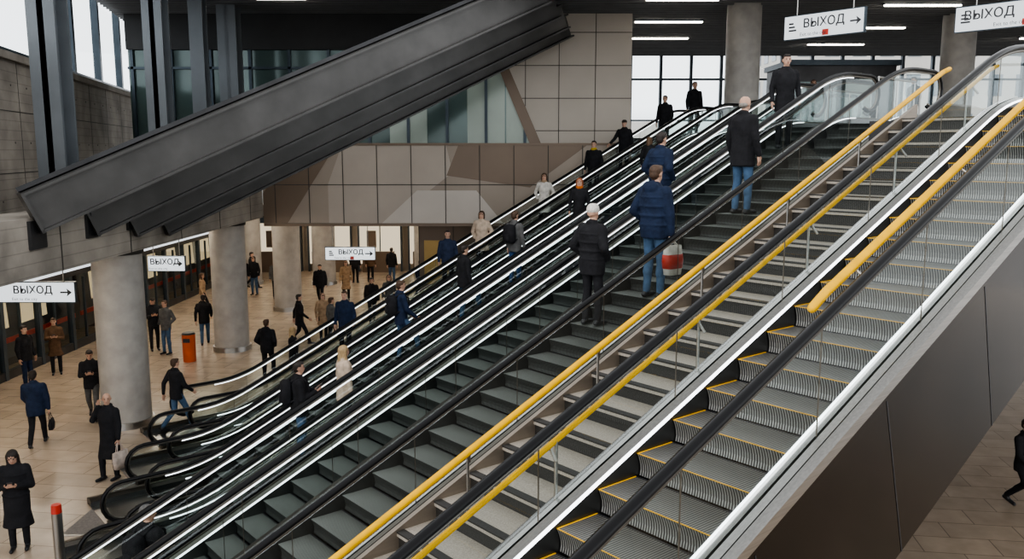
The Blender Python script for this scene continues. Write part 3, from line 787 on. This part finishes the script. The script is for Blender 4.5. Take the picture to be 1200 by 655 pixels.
    o = out.obj(name, None, loc, face); o.scale = (sca, sca, sca)
    if arms == 'phone' or 'phone' in (arms if not isinstance(arms, str) else ()):
        g = MB(); g.box(tp(0, 0.345, 1.27), (0.075, 0.012, 0.15), BLACK, Matrix.Rotation(radians(-50), 3, 'X')); g.obj('smartphone', o)
    BM = cloth(bagc, 'bag')
    if bag == 'backpack':
        g = MB(); c = tp(0, -0.21-pf, 1.22)
        def rb(y, sxx, szz):
            pts = []
            for k in range(16):
                q = 2*pi*k/16; cx = abs(cos(q))**0.5*math.copysign(1, cos(q)); cz = abs(sin(q))**0.5*math.copysign(1, sin(q)); pts.append(c+Vector((cx*sxx, y, cz*szz)))
            return pts
        g.loft([rb(0.09, 0.13, 0.19), rb(0.06, 0.155, 0.225), rb(-0.03, 0.15, 0.22), rb(-0.085, 0.12, 0.18)], BM)
        g.loft([[p+Vector((0, 0, -0.08)) for p in rb(-0.07, 0.10, 0.09)], [p+Vector((0, 0, -0.08)) for p in rb(-0.12, 0.085, 0.075)]], BM)
        for s in (1, -1):
            pp = [c+Vector((s*0.09, 0.08, 0.19)), tp(s*0.11, -0.02, 1.48+pf*.5), tp(s*0.125, 0.13+pf, 1.38), tp(s*0.14, 0.14+pf, 1.2), c+Vector((s*0.13, 0.07, -0.15))]
            for a, b in zip(pp[:-1], pp[1:]): g.cap(a, b, 0.018, 0.018, BM, n=6, hs=1)
        g.obj('backpack', o)
    if bag in ('shopping', 'handbag', 'plastic'):
        s = -1 if (not isinstance(arms, str) and arms[1] == 'carry') else 1
        hd = ap[s]+Vector((0, 0.01, -0.09)); g = MB()
        if bag == 'shopping': ww, hh, dd_ = 0.36, 0.34, 0.12
        elif bag == 'plastic': ww, hh, dd_ = 0.30, 0.38, 0.15
        else: ww, hh, dd_ = 0.30, 0.22, 0.10
        tz = hd.z-(0.16 if bag != 'plastic' else 0.06)
        def rr(z, f, g_):
            pts = []
            for k in range(16):
                q = 2*pi*k/16; cx = abs(cos(q))**0.45*math.copysign(1, cos(q)); cy = abs(sin(q))**0.45*math.copysign(1, sin(q)); pts.append(Vector((hd.x+s*0.03+cx*dd_/2*g_, hd.y+cy*ww/2*f, z)))
            return pts
        g.loft([rr(tz-hh, 0.82, 0.9), rr(tz-hh*0.5, 0.98, 1.1), rr(tz, 1.0, 0.5)], BM)
        if bag == 'plastic': g.loft([rr(tz-hh*0.78, 0.95, 1.04), rr(tz-hh*0.5, 1.0, 1.14), rr(tz-hh*0.3, 1.01, 0.95)], RED)
        for ofs in (-0.02, 0.02):
            pp = [Vector((hd.x+s*.03+ofs, hd.y-ww*.25, tz)), Vector((hd.x+ofs*.5, hd.y-0.03, hd.z+0.0)), Vector((hd.x+ofs*.5, hd.y+0.03, hd.z+0.0)), Vector((hd.x+s*.03+ofs, hd.y+ww*.25, tz))]
            for a, b in zip(pp[:-1], pp[1:]): g.cap(a, b, 0.007, 0.007, BM, n=6, hs=1)
        g.obj({'shopping': 'shopping_bag', 'plastic': 'shopping_bag', 'handbag': 'handbag'}[bag], o)
    return o
def yaw(hx_, hy_): return math.atan2(hy_, hx_)-pi/2
UPD = TH-pi/2; DND = TH+pi/2
def on_lane(k, x_u, dv=0.0, **kw):
    v, u0 = LANES[k]; x = x_u-u0; i = math.floor(x/SD)
    z = min(max(SR*(i+0.5), 0.012), TOP+0.004); xx = (i+0.5)*SD
    if x > L+0.9: z = TOP+0.02; xx = x
    return W(u0+xx, v+dv, z+0.003)
def rider(k, u, up=True, dv=0.0, rot=0, **kw):
    nm = kw.pop('name', 'woman' if kw.get('fem') else 'man')
    kw.setdefault('vox', 0.013 if k >= 6 else 0.018)
    sh = -0.08 if up else 0.08
    p = on_lane(k, u, dv); q = Vector(p)+Vector(W(sh, 0, 0))
    return person(nm, q, (UPD if up else DND)+radians(rot), **kw)
rider(1, 10.45, False, 0.1, 40, top=NAVY, legs=BLK, hair=HAIRBR)
rider(1, 13.6, False, 0, 60, top=(0.025, 0.035, 0.07), legs=BLK, hair=HAIRB)
rider(1, 14.95, False, 0, 40, fem=True, H=1.72, top=CREAM, legs=BLK, hair=HAIRBR, style='bob', hem=0.6, puff=0.02, arms='pocket')
rider(1, 17.3, False, 0, 40, fem=True, H=1.72, top=WHT, legs=BLK, hair=HAIRBR, style='long', hem=0.55, arms='pocket', scarf=TAN)
rider(1, 19.15, False, -0.1, 30, top=BLK, legs=BLK, hair=HAIRB, scarf=(0.45, 0.32, 0.02), H=1.84)
rider(1, 21.0, False, 0.1, 20, top=BLK, legs=BLK, hair=HAIRB, arms=('rail', 'down'), style='cap', H=1.84)
rider(1, 23.0, False, 0.1, 20, top=BLK, legs=BLK, hair=HAIRB, H=1.84)
rider(1, 24.3, False, -0.2, 60, top=BLK, legs=BLK, hair=HAIRBR, H=1.88)
rider(3, 9.95, True, 0.1, -15, top=NAVY, legs=JEAN, hair=HAIRBR, bag='backpack', legp='stepup', arms='fwd', H=1.82)
rider(3, 11.7, True, -0.1, -10, top=BLK, legs=JEAN, hair=HAIRB, puff=0.01, legp='stepup', H=1.82)
rider(3, 13.35, True, 0, 10, top=GREYC, legs=BLUE, hair=HAIRBR, bag='backpack', bagc=BLK, H=1.82)
rider(3, 15.2, False, 0, 40, fem=True, H=1.70, top=BLK, legs=BLK, hair=HAIRR, style='bob', scarf=(0.45, 0.12, 0.02))
rider(3, 18.0, True, 0, 20, fem=True, H=1.55, top=BLK, legs=JEAN, hair=BRN, style='bob')
rider(4, 6.9, True, 0.15, -20, top=BLK, legs=JEAN, hair=HAIRB, arms='phone', bag='backpack', puff=0.02, H=1.84)
rider(4, 7.75, True, -0.1, -10, fem=True, H=1.72, top=CREAM, legs=GREYC, hair=BLOND, style='long', hem=0.68, bag='handbag', arms=('carry', 'down'), puff=0.015)
rider(6, 11.8, True, 0.0, -5, top=NAVY, legs=JEAN, hair=HAIRB, puff=0.035, hem=0.82, arms='pocket', H=1.84)
rider(6, 15.35, False, 0.0, 50, top=BLK, legs=BLK, hair=HAIRB, H=1.88, hem=0.7)
rider(7, 8.45, True, 0.2, 5, fem=True, H=1.66, top=BLK, legs=BLK, hair=WHT, style='beanie', hem=0.75, puff=0.035, arms='pocket')
rider(7, 9.0, True, -0.2, 0, top=NAVY, legs=JEAN, hair=HAIRBR, style='hoodback', puff=0.035, bag='plastic', bagc=WHT, arms=('carry', 'pocket'), H=1.84)
rider(7, 11.5, True, 0.1, -5, top=BLK, legs=JEAN, hair=HAIRG, style='bald', hem=0.72, arms='down', H=1.84, puff=0.015)
def floorp(x, y, hx_, hy_, **kw):
    nm = kw.pop('name', 'woman' if kw.get('fem') else 'man')
    kw.setdefault('vox', 0.013 if y < 17 else (0.018 if y < 25 else 0.026))
    return person(nm, (x, y, 0.0), yaw(hx_, hy_), **kw)
floorp(-8.0, 13.1, 0.35, -1, fem=True, H=1.70, top=BLK, legs=BLK, hair=HAIRB, style='long', hem=0.42, arms='phone', nod=22, puff=0.03)
floorp(-4.85, 10.75, 0.5, 1, top=BLK, legs=BLK, hair=GREYC, style='beanie', puff=0.03, bag='backpack', turn=-30)
floorp(-7.9, 16.1, -0.35, -1, top=BLK, legs=BLK, hair=HAIRG, style='bald', hem=0.45, arms=('ear', 'carry'), bag='shopping', bagc=(0.5, 0.42, 0.37), puff=0.015, legp='relax', turn=40)
floorp(-10.4, 18.0, -0.3, 1, top=NAVY, legs=BLK, hair=HAIRB, hem=0.75, legp='walk', arms=('carry', 'fwd'), bag='handbag', bagc=BLK, puff=0.01)
floorp(-10.15, 20.0, 0.4, -1, top=BLK, legs=GREYC, hair=HAIRB, legp='walk2', arms='phone', nod=20)
floorp(-7.75, 19.1, 0.5, 0.7, top=BLK, legs=JEAN, hair=HAIRBR, legp='walk', arms=('fwd', 'back'))
floorp(-13.2, 22.6, 1, -0.3, top=BLK, legs=NAVY, hair=HAIRB)
floorp(-13.2, 24.1, 0.5, -1, fem=True, top=BRN, legs=BLK, hair=HAIRBR, arms='phone', H=1.68, hem=0.6)
floorp(-13.3, 27.8, 0, -1, top=BLK, legs=BLK, hair=HAIRB, arms='pocket')
floorp(-12.9, 19.6, 0.2, 1, top=OLIVE, legs=BLK, hair=HAIRB)
floorp(-11.6, 27.1, 0.6, -1, top=BLK, legs=BLK, hair=HAIRB, arms='phone', nod=20)
floorp(-11.0, 26.6, -0.4, -1, top=GREYC, legs=JEAN, hair=HAIRBR, arms='pocket')
floorp(-10.25, 27.9, -0.3, 1, top=BLK, legs=JEAN, hair=HAIRB, legp='walk', arms=('fwd', 'back'))
floorp(-6.9, 23.5, 0.2, 1, top=BLK, legs=BLK, hair=HAIRBR, style='hoodback', legp='relax', puff=0.02, arms='pocket')
floorp(-6.0, 22.9, 0.9, 0.5, fem=True, top=BLK, legs=BLK, hair=BLOND, style='long', H=1.66, hem=0.6)
floorp(-7.1, 28.0, 1, 0.3, top=BLK, legs=BLK, hair=HAIRB, legp='walk', arms=('fwd', 'back'), hem=0.7)
floorp(-6.45, 28.6, 0.6, -1, fem=True, top=TAN, legs=BLK, hair=BRN, style='bob', H=1.66, hem=0.6)
floorp(-5.9, 27.4, 0.8, 0.6, top=GREYC, legs=BLK, hair=HAIRBR, legp='walk')
floorp(-12.0, 37.7, 0.2, -1, top=BLK, legs=BLK, hair=HAIRB)
floorp(-11.6, 38.0, -0.2, -1, top=BLK, legs=JEAN, hair=HAIRB, fem=True, style='long')
floorp(-12.3, 40.0, 1, 0, top=BLK, legs=BLK, hair=HAIRB, legp='walk')
floorp(-10.35, 37, 0.3, -1, top=GREYC, legs=BLK, hair=HAIRB)
floorp(-8.1, 35.6, 0.1, -1, top=BLK, legs=BLK, hair=HAIRB, legp='walk2', puff=0.02)
floorp(-7.2, 36.6, 0.2, -1, fem=True, top=TAN, legs=BLK, hair=HAIRBR, style='long', hem=0.5)
floorp(-7.7, 41.5, 0.2, 1, top=BLK, legs=BLK, hair=HAIRB)
floorp(-7.0, 41.8, 0.2, 1, top=BRN, legs=BLK, hair=HAIRB)
floorp(-5.3, 31.8, 0.2, -1, top=BLK, legs=BLK, hair=HAIRB, puff=0.02, legp='walk')
floorp(-4.7, 32.2, 0.2, -1, fem=True, top=GREYC, legs=BLK, hair=HAIRBR, style='bob')
floorp(-12.5, 34, 1, 0.2, fem=True, top=TAN, legs=BLK, hair=HAIRBR, style='long', H=1.6, legp='walk')
floorp(-5.9, 41.5, 0.2, 1, top=BLK, legs=JEAN, hair=HAIRB)
floorp(-4.0, 37, 0.7, 1, top=NAVY, legs=BLK, hair=HAIRB, legp='walk')
floorp(9.15, 14.6, 0.4, -1, top=BLK, legs=BLK, hair=HAIRB, legp='walk', arms=('fwd', 'back'))
def upper(x, y, hx_, hy_, **kw):
    kw.setdefault('vox', 0.022); person('woman' if kw.get('fem') else 'man', (x, y, 6.885), yaw(hx_, hy_), **kw)
upper(12.2, 26.5, -1, -0.3, top=BLK, legs=BLK); upper(9.5, 27.5, -0.2, -1, top=BLK, legs=BLK, fem=True, style='long', hair=HAIRBR)

# ------------------------------------------------------------------ light
w = bpy.data.worlds.new('overcast_sky'); sc.world = w; w.use_nodes = True
nt = w.node_tree; bg = nt.nodes['Background']
tc = nt.nodes.new('ShaderNodeTexCoord'); sp = nt.nodes.new('ShaderNodeSeparateXYZ'); cr = nt.nodes.new('ShaderNodeValToRGB')
nt.links.new(tc.outputs['Generated'], sp.inputs[0]); nt.links.new(sp.outputs['Z'], cr.inputs[0])
cr.color_ramp.elements[0].color = (0.97, 0.99, 1.0, 1); cr.color_ramp.elements[0].position = 0.30
cr.color_ramp.elements[1].color = (0.42, 0.425, 0.43, 1); cr.color_ramp.elements[1].position = 0.70
e2 = cr.color_ramp.elements.new(0.0); e2.color = (0.40, 0.40, 0.40, 1)
e3 = cr.color_ramp.elements.new(0.05); e3.color = (0.95, 0.98, 1.0, 1)
nt.links.new(cr.outputs[0], bg.inputs[0]); bg.inputs[1].default_value = 2.5
sl = bpy.data.lights.new('daylight', 'SUN'); sl.energy = 0.9; sl.angle = radians(30); sl.color = (1, 0.95, 0.88)
so = bpy.data.objects.new('daylight', sl); COL.objects.link(so); so.rotation_euler = (radians(35), radians(-25), 0)

cam = bpy.data.cameras.new('camera'); co = bpy.data.objects.new('camera', cam); COL.objects.link(co)
co.location = (0, 0, 6.4); co.rotation_euler = (radians(90-8.53), 0, 0); cam.lens = 30.0; cam.sensor_width = 36; cam.clip_start = 0.1; cam.clip_end = 300
sc.camera = co
